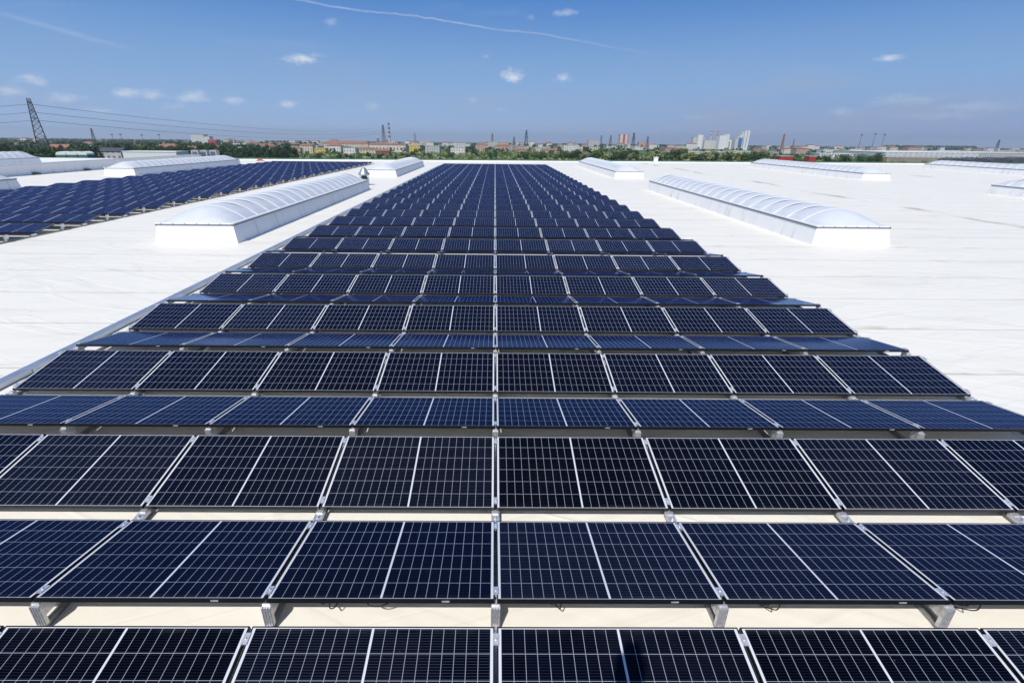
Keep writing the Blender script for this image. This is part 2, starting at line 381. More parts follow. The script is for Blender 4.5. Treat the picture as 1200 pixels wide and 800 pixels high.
def area(cs):
    pts = [proj(c) for c in cs]
    if any(p is None for p in pts): return 0
    def clip(poly, ax, lim, sgn):
        out = []
        for i in range(len(poly)):
            a_, b_ = poly[i-1], poly[i]; ia, ib = sgn*a_[ax] <= sgn*lim, sgn*b_[ax] <= sgn*lim
            if ia != ib:
                t_ = (lim-a_[ax])/(b_[ax]-a_[ax]); out.append(tuple(a_[j]+(b_[j]-a_[j])*t_ for j in (0, 1)))
            if ib: out.append(b_)
        return out
    for ax, lim, sg in ((0, 0, -1), (0, 1200, 1), (1, 0, -1), (1, 800, 1)):
        if not pts: return 0
        pts = clip(pts, ax, lim, sg)
    if len(pts) < 3: return 0
    return -.5*sum(pts[i-1][0]*pts[i][1]-pts[i][0]*pts[i-1][1] for i in range(len(pts)))
XA = -17.35                       # right edge of the far left field
plist = []
for n in range(1, 58):
    y, z, t_ = rowgeo(n)
    for c in range(-4, 4): plist.append(('main', n, c, X0+(c+.5)*P, y, z, t_))
for n in range(9, 60):
    y, z, t_ = rowgeo(n)
    for c in range(-8, 0): plist.append(('left', n, c, XA+(c+.5)*P, y, z, t_))
info = []
for q in plist:
    M = Matrix.Translation((q[3], q[4], q[5])) @ Matrix.Rotation(q[6], 4, 'X')
    cs = [M @ Vector((sx*PW/2, sy*PD/2, 0)) for sx, sy in ((-1, -1), (1, -1), (1, 1), (-1, 1))]
    info.append((area(cs), q, M))
info.sort(key=lambda a: -a[0])
seen = [i for i in info if i[0] > 0]
leftrows = sorted({q[1] for a, q, M in seen if q[0] == 'left'})
def side(c):
    if c >= 0: return ordw(c+1)+' right of the centre joint'
    return ordw(-c)+' left of the centre joint'
rest = []
for i, (a, q, M) in enumerate(info):
    fld, n, c = q[:3]
    if i >= 300 or a <= 0: rest.append((q, M)); continue
    jt = M @ Matrix.Rotation(R(random.uniform(-.12, .12)), 4, 'X') @ Matrix.Rotation(R(random.uniform(-.06, .06)), 4, 'Y')
    root = empty('solar_panel', jt.translation, jt.to_euler())
    if fld == 'main':
        tn = 'dark' if n % 2 else 'bluish away-tilted'
        lab = '%s panel, %s row from the camera, %s' % (tn, ordw(n), side(c)); grp = 'solar panels of the central field'
    else:
        lab = 'navy left-field panel, %s row from the front, %s from its right edge' % (ordw(leftrows.index(n)+1), ordw(-c)); grp = 'solar panels of the left field'
    tag(root, lab, 'solar panel', grp)
    link('frame', frame_me, root); link('glass', glass_me, root)
    if fld == 'main' and n % 2 == 0 and n <= 6: link('rating_plate', clip_me, root)
for fld, nm, lab in (('main', 'solar_panel_rows', 'distant rows of navy solar panels at the far end of the central field'), ('left', 'solar_panel_rows', 'distant rows of navy solar panels at the far end of the left field')):
    mb = MB(); uvs2 = []
    for q, M in rest:
        if q[0] != fld: continue
        jt = M @ Matrix.Rotation(R(random.uniform(-.12, .12)), 4, 'X')
        k0 = len(mb.f); frame_mb(mb, jt, 0); uvs2 += [(0, 0)]*(4*(len(mb.f)-k0)); glass_faces(mb, jt, 1, uvs2)
    me = mb.mesh(nm, m_frame, m_pv, m_back); ul = me.uv_layers.new(name='UVMap')
    flat = [x for u_ in uvs2 for x in u_]; ul.data.foreach_set('uv', flat)
    tag(link(nm, me), lab, 'solar panels', None, 'stuff')
# ------------------------------------------------------------------ mounting rails
pb = MB()
pb.box(-.037, .037, -.03, .0, .045, .245); pb.box(-.03, .03, .0, .10, .12, .245)
for k in (-.03, -.01, .01, .03): pb.box(k-.003, k+.003, -.036, -.03, .05, .24)
pb.box(-.03, .03, -.012, .10, .245, .262)
post_me = pb.mesh('ridge_post', m_alu)
fb_ = MB(); fb_.box(-.04, .04, -.12, .12, .045, .085); fb_.box(-.03, .03, -.11, -.06, .085, .10); fb_.box(-.03, .03, .06, .11, .085, .10); fb_.lathe([(.012, .085), (.012, .11), (0, .11)], 8)
foot_me = fb_.mesh('valley_foot', m_alu)
cb = MB(); cb.box(-.021, .021, -.04, .04, -.004, .004); cb.lathe([(.007, .004), (.007, .012), (0, .012)], 8); cb.box(-.008, .008, -.03, .03, -.03, -.004)
clamp_me = cb.mesh('clamp', m_alu)
def rail(xc, y0, y1, label, n0, n1, nclamp, grp):
    root = empty('support_rail', (xc, y0, 0)); tag(root, label, 'mounting rail', grp)
    rb = MB(); rb.box(-.022, .022, 0, y1-y0, .004, .045)
    rb.build('base_rail', m_rail, parent=root)
    for m_ in range(n0, n1):
        yr = Y0+m_*PAIR
        if y0 < yr < y1: o = link('ridge_post', post_me, root); o.location = (0, yr+GR+.012-y0, 0)
        yv = yr-CH-GV/2
        if y0 < yv < y1: o = link('valley_foot', foot_me, root); o.location = (0, yv-y0, 0)
    for n in range(1, nclamp+1):
        y, z, t_ = rowgeo(n)
        for s_ in (-1, 1):
            M = Matrix.Translation((0, y-y0, z)) @ Matrix.Rotation(t_, 4, 'X') @ Matrix.Translation((0, s_*(PD/2-.09), .005))
            o = link('clamp', clamp_me, root); o.location = M.translation; o.rotation_euler = M.to_euler()
for k in range(-4, 5):
    if k == 0: lab = 'silver support rail under the centre joint of the central panel field'
    elif abs(k) == 4: lab = 'silver support rail along the %s edge of the central panel field' % ('left' if k < 0 else 'right')
    else: lab = 'silver support rail under the %s joint %s of the centre joint' % (ordw(abs(k)), 'left' if k < 0 else 'right')
    rail(X0+k*P, 1.2, Y0+28*PAIR+1.2, lab, 0, 29, 14, 'support rails of the central field')
rail(XA+.0, Y0+4*PAIR-CH-.1, Y0+29*PAIR+1.2, 'silver support rail with white posts along the right edge of the left field', 4, 30, 0, 'support rails of the left field')
rail(XA-P, Y0+4*PAIR-CH-.1, Y0+29*PAIR+1.2, 'silver support rail under the first joint inside the left field', 4, 30, 0, 'support rails of the left field')
# cable tray on the left edge
t0 = MB(); t0.box(-.075, .075, 0, 66, .0, .08); t0.box(-.085, .085, 0, 66, .08, .088)
k = 3
while k < 66: t0.box(-.088, .088, k-.03, k+.03, .0, .091); k += 3
o = t0.build('cable_tray', m_tray); o.location = (-7.55, 4.2, .003); tag(o, 'long covered steel cable tray along the left edge of the central field', 'cable tray')
# loose cables hanging from the panels
def cable(pts, label, rad=.0045):
    cu = bpy.data.curves.new('cable', 'CURVE'); cu.dimensions = '3D'; cu.bevel_depth = rad; cu.bevel_resolution = 2
    s_ = cu.splines.new('BEZIER'); s_.bezier_points.add(len(pts)-1)
    for q, p in zip(s_.bezier_points, pts): q.co = p; q.handle_left_type = q.handle_right_type = 'AUTO'
    cu.materials.append(m_rubber)
    tmp = bpy.data.objects.new('tmp', cu); C.objects.link(tmp)
    dg = bpy.context.evaluated_depsgraph_get(); me = bpy.data.meshes.new_from_object(tmp.evaluated_get(dg)); bpy.data.objects.remove(tmp)
    o = link('cable', me); tag(o, label, 'cable', 'loose cables under the second row')
yb = Y0+GR+.05
CABS = [(.42, 'short pair of black wires hanging just right of the centre post'), (-1.40, 'thin black wire looping out below the second row near the left post'),
        (2.15, 'pair of black wires hanging under the panel between the two right posts'), (3.75, 'curled black wire beside the far right post of the second row')]
for x, lab in CABS:
    x += X0
    cable([(x, yb+.25, .20), (x+.02, yb+.02, .24), (x+.03, yb+.12, .08), (x+.05, yb+.2, .01), (x+.09, yb+.10, .05), (x+.10, yb+.0, .23), (x+.14, yb+.2, .2)], lab)
cable([(X0-1.1, yb+.2, .22), (X0-1.0, yb+.0, .20), (X0-.85, yb+.02, .19), (X0-.75, yb+.1, .24)], 'black wire sagging below the second row left of the centre post')
# ------------------------------------------------------------------ skylights
def arc(u): return 1-(u*u)
def bay_mesh(w_, L, rise, endtype):
    mb = MB(); nu, nv = 16, 8
    for j in range(nv+1):
        v = j/nv
        for i in range(nu+1):
            u = -1+2*i/nu
            if endtype == 'mid': h = rise*arc(u)*(.87+.13*math.sin(math.pi*v)**.7)
            else: h = rise*arc(u)*(math.sin(math.pi/2*v)**.75 if v > 0 else 0)
            mb.v.append((u*w_, v*L, h+.02))
    for j in range(nv):
        for i in range(nu):
            a_ = j*(nu+1)+i; mb.f.append((a_, a_+1, a_+nu+2, a_+nu+1)); mb.mi.append(0)
    me = mb.mesh('glazing_bay', m_dome); me.polygons.foreach_set('use_smooth', [True]*len(me.polygons)); return me
def rib_mesh(w_, rise):
    mb = MB(); n = 18; pr_ = []
    for i in range(n+1):
        u = -1+2*i/n; pr_.append((u*w_, rise*arc(u)+.022))
    for (xa, za), (xb, zb) in zip(pr_[:-1], pr_[1:]):
        mb.v += [(xa, -.035, za-.02), (xa, -.035, za+.010), (xa, .035, za+.010), (xa, .035, za-.02), (xb, -.035, zb-.02), (xb, -.035, zb+.010), (xb, .035, zb+.010), (xb, .035, zb-.02)]
        k_ = len(mb.v)-8
        for q in ((0, 4, 5, 1), (1, 5, 6, 2), (2, 6, 7, 3)): mb.f.append(tuple(k_+t_ for t_ in q)); mb.mi.append(0)
    return mb.mesh('rib', m_rib)
HW, RISE, HC = 1.36, .50, .66
def skylight(xc, y0, y1, label, detail=True, hw=HW, hc=HC, rise=RISE):
    root = empty('roof_skylight', (xc, y0, 0)); tag(root, label, 'skylight', 'vaulted skylights on the white roof')
    L = y1-y0; e = .13
    mb = MB(); base = [(-hw-e, 0-e), (hw+e, -e), (hw+e, L+e), (-hw-e, L+e)]; top = [(-hw, 0), (hw, 0), (hw, L), (-hw, L)]
    for i in range(4):
        j = (i+1) % 4
        mb.face([(*base[i], .0), (*base[j], .0), (*top[j], hc), (*top[i], hc)])
    mb.build('curb', m_curb, parent=root)
    mb = MB(); q = .05
    mb.box(-hw-q, hw+q, -q, .06, hc, hc+.045); mb.box(-hw-q, hw+q, L-.06, L+q, hc, hc+.045)
    mb.box(-hw-q, -hw+.08, .06, L-.06, hc, hc+.045); mb.box(hw-.08, hw+q, .06, L-.06, hc, hc+.045)
    mb.build('frame', m_rib, parent=root)
    mb = MB(); q = .04
    mb.box(-hw-q, -hw-.005, -q, L+q, hc-.05, hc-.003); mb.box(hw+.005, hw+q, -q, L+q, hc-.05, hc-.003); mb.box(-hw-.005, hw+.005, -q, -.005, hc-.03, hc-.003)
    k_ = -hw+.2
    while k_ < hw: mb.box(k_-.02, k_+.02, -.056, -.051, hc+.01, hc+.03); k_ += .42
    mb.build('flashing', m_lead, parent=root)
    nb = max(2, round((L-2.2)/1.04)); bl = (L-2.2)/nb
    me_m = bay_mesh(hw-.03, bl, rise, 'mid'); me_e = bay_mesh(hw-.03, 1.1, rise, 'end'); me_r = rib_mesh(hw-.02, rise)
    o = link('glazing_bay', me_e, root); o.location = (0, 0, hc+.01)
    o = link('glazing_bay', me_e, root); o.location = (0, L, hc+.01); o.rotation_euler = (0, 0, math.pi)
    for i in range(nb): o = link('glazing_bay', me_m, root); o.location = (0, 1.1+i*bl, hc+.01)
    for i in range(nb+1): o = link('rib', me_r, root); o.location = (0, 1.1+i*bl, hc+.01)
    # roof membrane fillet round the foot
skylight(-10.72, 17.75, 37.6, 'long white vaulted skylight left of the central panel field, nearest the camera')
skylight(-11.0, 50.0, 69.6, 'white vaulted skylight behind the round roof vent, left of the far panels')
skylight(13.42, 18.4, 39.7, 'large white vaulted skylight nearest the camera on the right roof')
skylight(13.45, 51.3, 74.5, 'short looking white skylight right of the far end of the central field')
skylight(39.0, 52.3, 76.0, 'white vaulted skylight in the middle distance, directly behind the large right one')
skylight(39.4, 17.0, 38.8, 'white skylight cut off by the right picture edge, lower one')
skylight(66.0, 50.0, 77.5, 'white skylight at the right picture edge near the roof rim, upper one')
skylight(-35.3, 48.6, 69.0, 'white vaulted skylight directly behind the left panel field')
skylight(-34.9, 14.0, 36.0, 'white skylight cut off by the left picture edge beside the left panel field')
# long raised wall at the left roof edge
fw = MB(); fw.box(-44.4, -43.3, 5, 82.0, 0, .93)
o = fw.build('dividing_wall', m_curb); tag(o, 'long low white dividing wall across the left roof', 'wall')
fc = MB(); fc.box(-44.5, -43.2, 5, 82.1, .933, .97)
c_ = fc.build('coping', mat('grey wall coping', (.42, .43, .45), .5), parent=o)
for i in range(9):
    ob = MB(); ob.box(-.14, .14, -.3, .3, 0, .2); ob.box(-.08, .3, -.12, .12, .05, .14)
    s_ = ob.build('scupper', m_lead, parent=o); s_.location = (-43.15, 30+i*6.2, .0)
# second roof beyond the wall
b = MB(); b.box(-120, -44.45, -10, 84, GZ, .0)
o = b.build('warehouse', m_white); tag(o, 'neighbouring white warehouse roof left of the dividing wall', 'building')
skylight(-59.0, 44, 66.0, 'white vaulted skylight beyond the dividing wall at the far left', hc=.8, rise=.7)
# ------------------------------------------------------------------ roof vent and small roof items
v = empty('roof_vent', (-10.45, 41.1, 0)); tag(v, 'conical galvanised roof vent on a white base behind the near left skylight', 'vent')
mb = MB(); mb.box(-.3, .3, -.3, .3, 0, .45); mb.build('base', m_white, parent=v)
mb = MB(); mb.lathe([(.27, .45), (.27, .62), (.22, .62)], 20); mb.lathe([(.2, .6), (.2, .8)], 16)
for k in range(6): a_ = k*math.pi/3; mb.bar((.33*math.cos(a_), .33*math.sin(a_), .45), (.33*math.cos(a_), .33*math.sin(a_), .82), .03)
mb.build('throat', mat('dark vent throat', (.08, .09, .1), .5, .5), parent=v, smooth=False)
mb = MB(); mb.lathe([(.40, .76), (.46, .80), (.46, .86), (.40, .93), (.17, 1.28), (.10, 1.34), (0, 1.35)], 24); mb.build('cowl', m_galv, parent=v, smooth=True)
bx = empty('chimney_box', (27.0, 87.0, 0)); tag(bx, 'small white chimney box standing at the far roof edge', 'chimney')
mb = MB(); mb.box(-.3, .3, -.3, .3, 0, .85); mb.build('shaft', m_white, parent=bx)
mb = MB(); mb.box(-.36, .36, -.36, .36, .853, .93); mb.build('cap', m_white, parent=bx)
cl = MB(); n_ = 10
pr0 = at(305, 187, 80)
for i in range(n_):
    for j in range(6): cl.v.append((i*.22-1.0, j*.12-.3+.05*math.sin(i*1.7), .05+.45*max(0, math.sin(i/3))*(.5+.5*math.sin(j+1)) + .05*math.sin(i*3+j*2)))
for i in range(n_-1):
    for j in range(5): a_ = i*6+j; cl.f.append((a_, a_+6, a_+7, a_+1)); cl.mi.append(0)
o = cl.build('tarpaulin', mat('orange plastic', (.75, .16, .04), .5)); o.location = (pr0.x, 80.0, .02); o.scale = (.6, .6, .6); tag(o, 'crumpled orange tarpaulin lying near the far roof edge', 'tarpaulin')
sm = o.modifiers.new('thick', 'SOLIDIFY'); sm.thickness = .03
for i, (px, lab) in enumerate(((231, 'leftmost of three grey rooftop air units on the dividing wall'), (241, 'middle of three grey rooftop air units on the dividing wall'), (252, 'rightmost of three grey rooftop air units on the dividing wall'))):
    Y = 77+i*.5; p_ = at(px, 183, Y)
    a = empty('air_unit', (p_.x, Y, 0)); tag(a, lab, 'air conditioner', 'rooftop air units by the dividing wall')
    mb = MB(); mb.box(-.5, .5, -.45, .45, .4, 1.55); mb.build('casing', mat('grey casing', (.36, .40, .43), .5, var=.1), parent=a)
    mb = MB(); mb.box(-.5, -.4, -.4, .4, 0, .5); mb.box(.4, .5, -.4, .4, 0, .5); mb.build('stand', m_galv, parent=a)
    mb = MB(); mb.box(-.35, .35, -.48, -.453, .6, 1.35); mb.build('grille', m_lead, parent=a)
# camera mast standing just behind the viewpoint; its shadow falls on the nearest panels
cmst = empty('camera_mast', (-.05, -.16, 0)); tag(cmst, 'camera mast standing behind the first panel row, seen only by its shadow', 'camera mast')
mb = MB(); mb.lathe([(.022, .02), (.022, 2.2), (.017, 2.2), (.017, 3.62)], 12); mb.build('pole', m_rubber, parent=cmst)
mb = MB(); mb.box(-.085, .085, -.05, .05, 3.62, 3.86); mb.box(-.05, .05, -.05, .05, 3.86, 3.98); mb.build('camera_body', m_rubber, parent=cmst)
mb = MB()
for k in range(3): a_ = k*2.094+.5; mb.bar((0, 0, .75), (.5*math.cos(a_), .5*math.sin(a_), .01), .03)
mb.build('tripod_leg', m_rubber, parent=cmst)
#FAR#
# ------------------------------------------------------------------ the plain beyond the roof
def facade(name, wall, win=(.08, .09, .11), sx=3.2, sz=3.1, wall2=None):
    if name in MATS: return MATS[name]
    m = bpy.data.materials.new(name); m.use_nodes = True; MATS[name] = m
    t = NT(m.node_tree); b = t.n['Principled BSDF']; b.inputs['Roughness'].default_value = .7
    tc = t.n.new('ShaderNodeTexCoord'); s_ = t.n.new('ShaderNodeSeparateXYZ'); t.l.new(tc.outputs['Object'], s_.inputs[0])
    h = t.math('ADD', s_.outputs[0], s_.outputs[1])
    fx = t.math('FRACT', t.math('DIVIDE', h, sx)); fz = t.math('FRACT', t.math('DIVIDE', s_.outputs[2], sz))
    wx = t.math('MULTIPLY', t.math('GREATER_THAN', fx, .3), t.math('LESS_THAN', fx, .68)); wz = t.math('MULTIPLY', t.math('GREATER_THAN', fz, .35), t.math('LESS_THAN', fz, .82))
    n = t.noise(tc.outputs['Object'], .25, 4)
    base = t.mix(t.ramp(n, .35, .7), wall, tuple(c*.82 for c in wall))
    t.l.new(t.mix(t.math('MULTIPLY', t.math('MULTIPLY', wx, wz), .85), base, win), b.inputs['Base Color'])
    return m
WALLS = [facade('cream render', (.62, .56, .44)), facade('white render', (.72, .71, .68)), facade('ochre render', (.55, .40, .20)), facade('pale grey render', (.5, .5, .5)),
         facade('pink render', (.52, .36, .29)), facade('yellow render', (.70, .50, .10))]
WN = ['cream', 'white', 'ochre', 'grey', 'pinkish', 'yellow']
m_terra = mat('terracotta roof tiles', (.27, .135, .095), .8, var=.2, vscale=.5)
m_groof = mat('grey flat roofing', (.38, .38, .38), .8, var=.1, vscale=.2)
m_wroof = mat('white flat roofing', (.72, .73, .74), .6, var=.05, vscale=.1)
m_droof = mat('dark sheet roofing', (.07, .075, .085), .5, var=.2, vscale=.2)
m_red = mat('red cladding', (.42, .03, .03), .5, var=.06, vscale=.2)
m_steel = mat('weathered pylon steel', (.075, .09, .11), .6, .3)
HOUSES = []
def house(x, y, w_, d_, h, wall, roof, kind, label, cat='building', group=None, rz=0.0, name='house', rh=None):
    root = empty(name, (x, y, gz(y)), (0, 0, rz)); tag(root, label, cat, group)
    mb = MB(); mb.box(-w_/2, w_/2, -d_/2, d_/2, 0, h); mb.build('wall', wall, parent=root)
    mb = MB(); o_ = .4
    if kind == 'flat': mb.box(-w_/2-.2, w_/2+.2, -d_/2-.2, d_/2+.2, h+.003, h+.5)
    elif kind == 'hip':
        rh = rh or min(w_, d_)*.22; r_ = max(0, (w_-d_)/2)
        A = [(-w_/2-o_, -d_/2-o_, h), (w_/2+o_, -d_/2-o_, h), (w_/2+o_, d_/2+o_, h), (-w_/2-o_, d_/2+o_, h)]; T = [(-r_, 0, h+rh), (r_, 0, h+rh)]
        mb.face([A[0], A[1], T[1], T[0]]); mb.face([A[2], A[3], T[0], T[1]]); mb.face([A[1], A[2], T[1]]); mb.face([A[3], A[0], T[0]]); mb.face([A[3], A[2], A[1], A[0]])
    elif kind == 'gable':
        rh = rh or d_*.2
        for s_ in (-1, 1): mb.face([(-w_/2-o_, s_*(d_/2+o_), h), (w_/2+o_, s_*(d_/2+o_), h), (w_/2+o_, 0, h+rh), (-w_/2-o_, 0, h+rh)])
        for s_ in (-1, 1): mb.face([(s_*w_/2, -d_/2, h), (s_*w_/2, d_/2, h), (s_*w_/2, 0, h+rh)])
    elif kind == 'barrel':
        rh = rh or 2; n_ = 8
        for i in range(n_):
            a0, a1 = math.pi*i/n_, math.pi*(i+1)/n_
            mb.face([(-w_/2*math.cos(a0), -d_/2, h+rh*math.sin(a0)), (-w_/2*math.cos(a1), -d_/2, h+rh*math.sin(a1)), (-w_/2*math.cos(a1), d_/2, h+rh*math.sin(a1)), (-w_/2*math.cos(a0), d_/2, h+rh*math.sin(a0))])
        mb.face([(-w_/2*math.cos(math.pi*i/n_), -d_/2, h+rh*math.sin(math.pi*i/n_)) for i in range(n_+1)])
    mb.build('roof', roof, parent=root)
    HOUSES.append((x, y, w_, d_))
    return root
def hpx(px0, px1, ytop, Y, d_, wall, roof, kind, label, **kw):
    a, b_ = at(px0, ytop, Y), at(px1, ytop, Y); h = (a.z+b_.z)/2-gz(Y+d_/2)
    return house((a.x+b_.x)/2, Y+d_/2, b_.x-a.x, d_, h-(.5 if kind == 'flat' else 0), wall, roof, kind, label, **kw)
# landmark buildings
r_ = hpx(223, 238, 157.5, 1500, 22, facade('slab block render', (.66, .66, .66), sx=4, sz=3), m_groof, 'flat', 'tall white apartment slab on the left skyline, highest block there', name='apartment_block')
hpx(238.5, 245, 160, 1500, 20, WALLS[1], m_groof, 'flat', 'narrow white apartment block against the tall white slab', name='apartment_block')
hpx(243, 253, 163.5, 1350, 20, m_red, m_groof, 'flat', 'bright red block right of the tall white apartment slab', name='apartment_block')
hpx(179, 208, 172, 560, 14, WALLS[4], m_terra, 'hip', 'low house with wide terracotta hip roof among the left trees', name='house', rh=3)
hpx(212, 230, 174, 570, 12, WALLS[2], m_terra, 'gable', 'small terracotta roofed house right of the wide hip roofed one', name='house')
hpx(56, 66, 174.5, 430, 9, WALLS[4], m_terra, 'gable', 'pink house with steep red roof right of the big pylon, left of two', name='house', rh=3.5)
hpx(67, 78, 174.5, 435, 9, WALLS[4], m_terra, 'gable', 'pink house with steep red roof right of the big pylon, right of two', name='house', rh=3.5)
hpx(143, 206, 177.3, 300, 12, mat('white shed wall', (.7, .71, .72)), m_wroof, 'flat', 'long low white shed with bright roof behind the left dividing wall', name='storage_shed')
hpx(112, 141, 177.5, 310, 9, WALLS[3], m_droof, 'gable', 'dark roofed shed left of the long low white shed', name='storage_shed', rh=2)
for i, (a_, b_, nm) in enumerate(((65, 77, 'leftmost'), (78, 90, 'middle'), (91, 102, 'rightmost'))):
    hpx(a_, b_, 181.5, 200, 4, mat('green awning frame', (.04, .14, .10), .6), m_wroof, 'barrel', nm+' of three white arched canopies on green frames, far left', name='canopy', rh=1.2, group='white arched canopies')
hpx(337, 352, 174, 700, 14, WALLS[4], m_terra, 'hip', 'low reddish house at the left end of the town row')
hpx(354, 366, 170.5, 640, 12, WALLS[0], m_terra, 'hip', 'cream three storey house left of the yellow one')
hpx(368, 381, 173.5, 600, 12, WALLS[5], m_groof, 'flat', 'bright yellow flat roofed house in the town')
hpx(382, 399, 171, 700, 14, WALLS[1], m_terra, 'hip', 'white house with red roof just right of the yellow house')
hpx(379, 431, 168.5, 950, 20, WALLS[0], m_terra, 'hip', 'long terracotta roofed block above the yellow house', rh=5)
hpx(402, 416, 173, 560, 12, WALLS[1], m_groof, 'flat', 'white flat roofed house in front of the long cream block')
hpx(416, 441, 175, 570, 12, WALLS[0], m_terra, 'hip', 'long low cream house with red roof in front of the chimney', rh=2)
hpx(432, 475, 170, 760, 25, facade('factory render', (.66, .62, .55), sx=5, sz=8), m_terra, 'gable', 'long pale factory hall below the red and white chimney', name='factory_hall', rh=2)
hpx(440, 456, 177, 500, 10, facade('brick wall', (.22, .11, .08)), m_terra, 'gable', 'dark brick house in front of the long factory hall')
hpx(479, 492, 170, 720, 14, WALLS[5], m_groof, 'flat', 'yellow and white flat house right of the factory hall')
hpx(498, 515, 170.5, 700, 16, WALLS[3], m_groof, 'flat', 'pale grey boxy block right of the small yellow house')
hpx(500, 508, 167.0, 760, 12, WALLS[1], m_groof, 'flat', 'small white upper storey block rising behind the grey boxy block')
hpx(528, 545, 173, 650, 14, WALLS[1], m_groof, 'flat', 'white flat house left of the thin spire')
hpx(557, 572, 170, 900, 14, WALLS[4], m_terra, 'hip', 'pinkish roofed house just left of the thin spire')
hpx(580, 600, 171, 900, 16, WALLS[4], m_terra, 'hip', 'pinkish roofed house just right of the thin spire')
hpx(661, 676, 170, 800, 14, WALLS[1], m_groof, 'flat', 'white villa with pale roof above the shrubs, centre right')
hpx(690, 703, 164, 1600, 25, WALLS[3], m_groof, 'flat', 'grey apartment block left of the red twin towers', name='apartment_block')
hpx(749, 762, 166.5, 1700, 20, WALLS[4], m_groof, 'flat', 'brownish apartment block right of the red twin towers', name='apartment_block')
# red and white twin towers
for a_, b_, nm in ((726, 731.5, 'left'), (732, 737, 'right')):
    h0 = hpx(a_, b_, 157.2, 1800, 18, facade('tower render', (.72, .66, .62), sx=5, sz=3), m_groof, 'flat', nm+' one of two pale apartment towers with red side bands', name='apartment_tower', group='red banded towers')
    w_ = HOUSES[-1][2]; hh = h0.children[0].data.vertices[4].co.z
    mb = MB(); mb.box(-w_/2-.3, -w_/2+3.2, -9.4, -9.05, 0, hh); mb.box(w_/2-3.2, w_/2+.3, -9.4, -9.05, 0, hh); mb.build('side_band', mat('faded red band', (.42, .11, .08), .6), parent=h0)
# industrial plant on the right skyline
def cyl_thing(name, px, ytop, Y, r0, r1, m, label, cat, bands=None, group=None):
    p_ = at(px, ytop, Y); h = p_.z-gz(Y); root = empty(name, (p_.x, Y, gz(Y))); tag(root, label, cat, group)
    mb = MB(); mb.lathe([(r0, 0), (r1, h), (r1*.7, h), (0, h-.2)], 14); mb.build('shaft', m, parent=root, smooth=False)
    if bands:
        n_, m2, frac = bands
        for i in range(n_):
            z0 = h*(1-frac)+h*frac*(2*i)/(2*n_-1); z1 = h*(1-frac)+h*frac*(2*i+1)/(2*n_-1)
            f = lambda z: r0+(r1-r0)*z/h+.15
            mb = MB(); mb.lathe([(f(z0), z0), (f(z1), z1)], 14); mb.build('band', m2, parent=root)
    return root
m_conc = mat('pale concrete', (.55, .55, .54), .8, var=.1, vscale=.05)
m_wht = mat('white plant cladding', (.74, .75, .76), .5, var=.04, vscale=.05)
cyl_thing('silo', 821.5, 158.2, 1700, 10, 10, m_wht, 'round white silo at the left of the industrial plant', 'silo')
hpx(813, 826, 161, 1720, 20, m_conc, m_groof, 'flat', 'pale concrete block behind the round white silo', name='plant_building')
hpx(826, 842, 164.5, 1700, 20, WALLS[1], m_groof, 'flat', 'low white plant hall between silo and white tower block', name='plant_building')
cyl_thing('plant_chimney', 834.3, 153.6, 1750, 3.2, 2.2, m_conc, 'left slim pale chimney of the industrial plant', 'chimney', (2, mat('chimney red', (.5, .08, .06), .6), .25), 'plant chimneys')
cyl_thing('plant_chimney', 841.6, 153.6, 1750, 3.2, 2.2, m_conc, 'right slim pale chimney of the industrial plant', 'chimney', (2, MATS['chimney red'], .25), 'plant chimneys')
hpx(844, 853, 158.8, 1650, 25, m_wht, m_wroof, 'flat', 'square white plant tower right of the two slim chimneys', name='plant_building')
hpx(853.5, 855.5, 157.2, 1650, 30, m_wht, m_wroof, 'flat', 'thin white fin tower against the square plant tower', name='plant_building')
hpx(856, 866, 165.5, 1660, 25, m_wht, m_wroof, 'barrel', 'low white domed plant hall right of the square tower', name='plant_building', rh=3)
# stepped incinerator tower
pt = hpx(874, 879.5, 153.0, 1500, 30, m_wht, m_wroof, 'flat', 'tall white stepped incinerator tower, tallest of the plant', name='incinerator_tower')
w0 = HOUSES[-1][2]; hh = pt.children[0].data.vertices[4].co.z
mb = MB()
for k, (dx, f_) in enumerate(((-w0*.75, .88), (-w0*1.15, .78), (-w0*1.55, .66), (-w0*1.95, .55))): mb.box(dx-2.6, dx+2.6, -10, 12, 0, hh*f_)
mb.build('stepped_wing', m_conc, parent=pt)
mb = MB(); mb.box(-w0*1.5, -w0*.9, -16.5, -10.5, hh*.25, hh*.62); mb.build('blue_hall', mat('blue cladding', (.04, .16, .5), .5), parent=pt)
mb = MB(); mb.box(-.9, .9, -15.4, -15.05, hh*.1, hh*.97); mb.build('stair_strip', mat('grey strip', (.25, .27, .3), .5), parent=pt)
# chimneys and a spire
cyl_thing('striped_chimney', 455.2, 144.2, 1500, 3.4, 2.4, mat('chimney white', (.5, .5, .5), .7), 'tall red and white striped chimney above the long factory hall', 'chimney', (4, mat('band red', (.20, .06, .055), .6), .62))
cyl_thing('brick_chimney', 919.5, 157.0, 1300, 3.4, 1.9, mat('chimney brick', (.26, .11, .07), .8), 'leaning looking brown brick chimney on the right skyline', 'chimney')
cyl_thing('brick_chimney', 931, 163.0, 1500, 2.2, 1.3, MATS['chimney brick'], 'short dark chimney right of the tall brick chimney', 'chimney')
p_ = at(577, 155.2, 1900); sp_ = empty('church_tower', (p_.x, 1900, gz(1900))); tag(sp_, 'dark pointed church tower on the skyline at the picture centre', 'church tower')
h = p_.z-gz(1900); mb = MB(); mb.box(-3.4, 3.4, -3.4, 3.4, 0, h*.7); mb.build('shaft', facade('church brick', (.22, .16, .13)), parent=sp_)
mb = MB(); mb.lathe([(4.4, h*.703), (2.6, h*.8), (0, h)], 4); mb.build('spire', m_droof, parent=sp_)
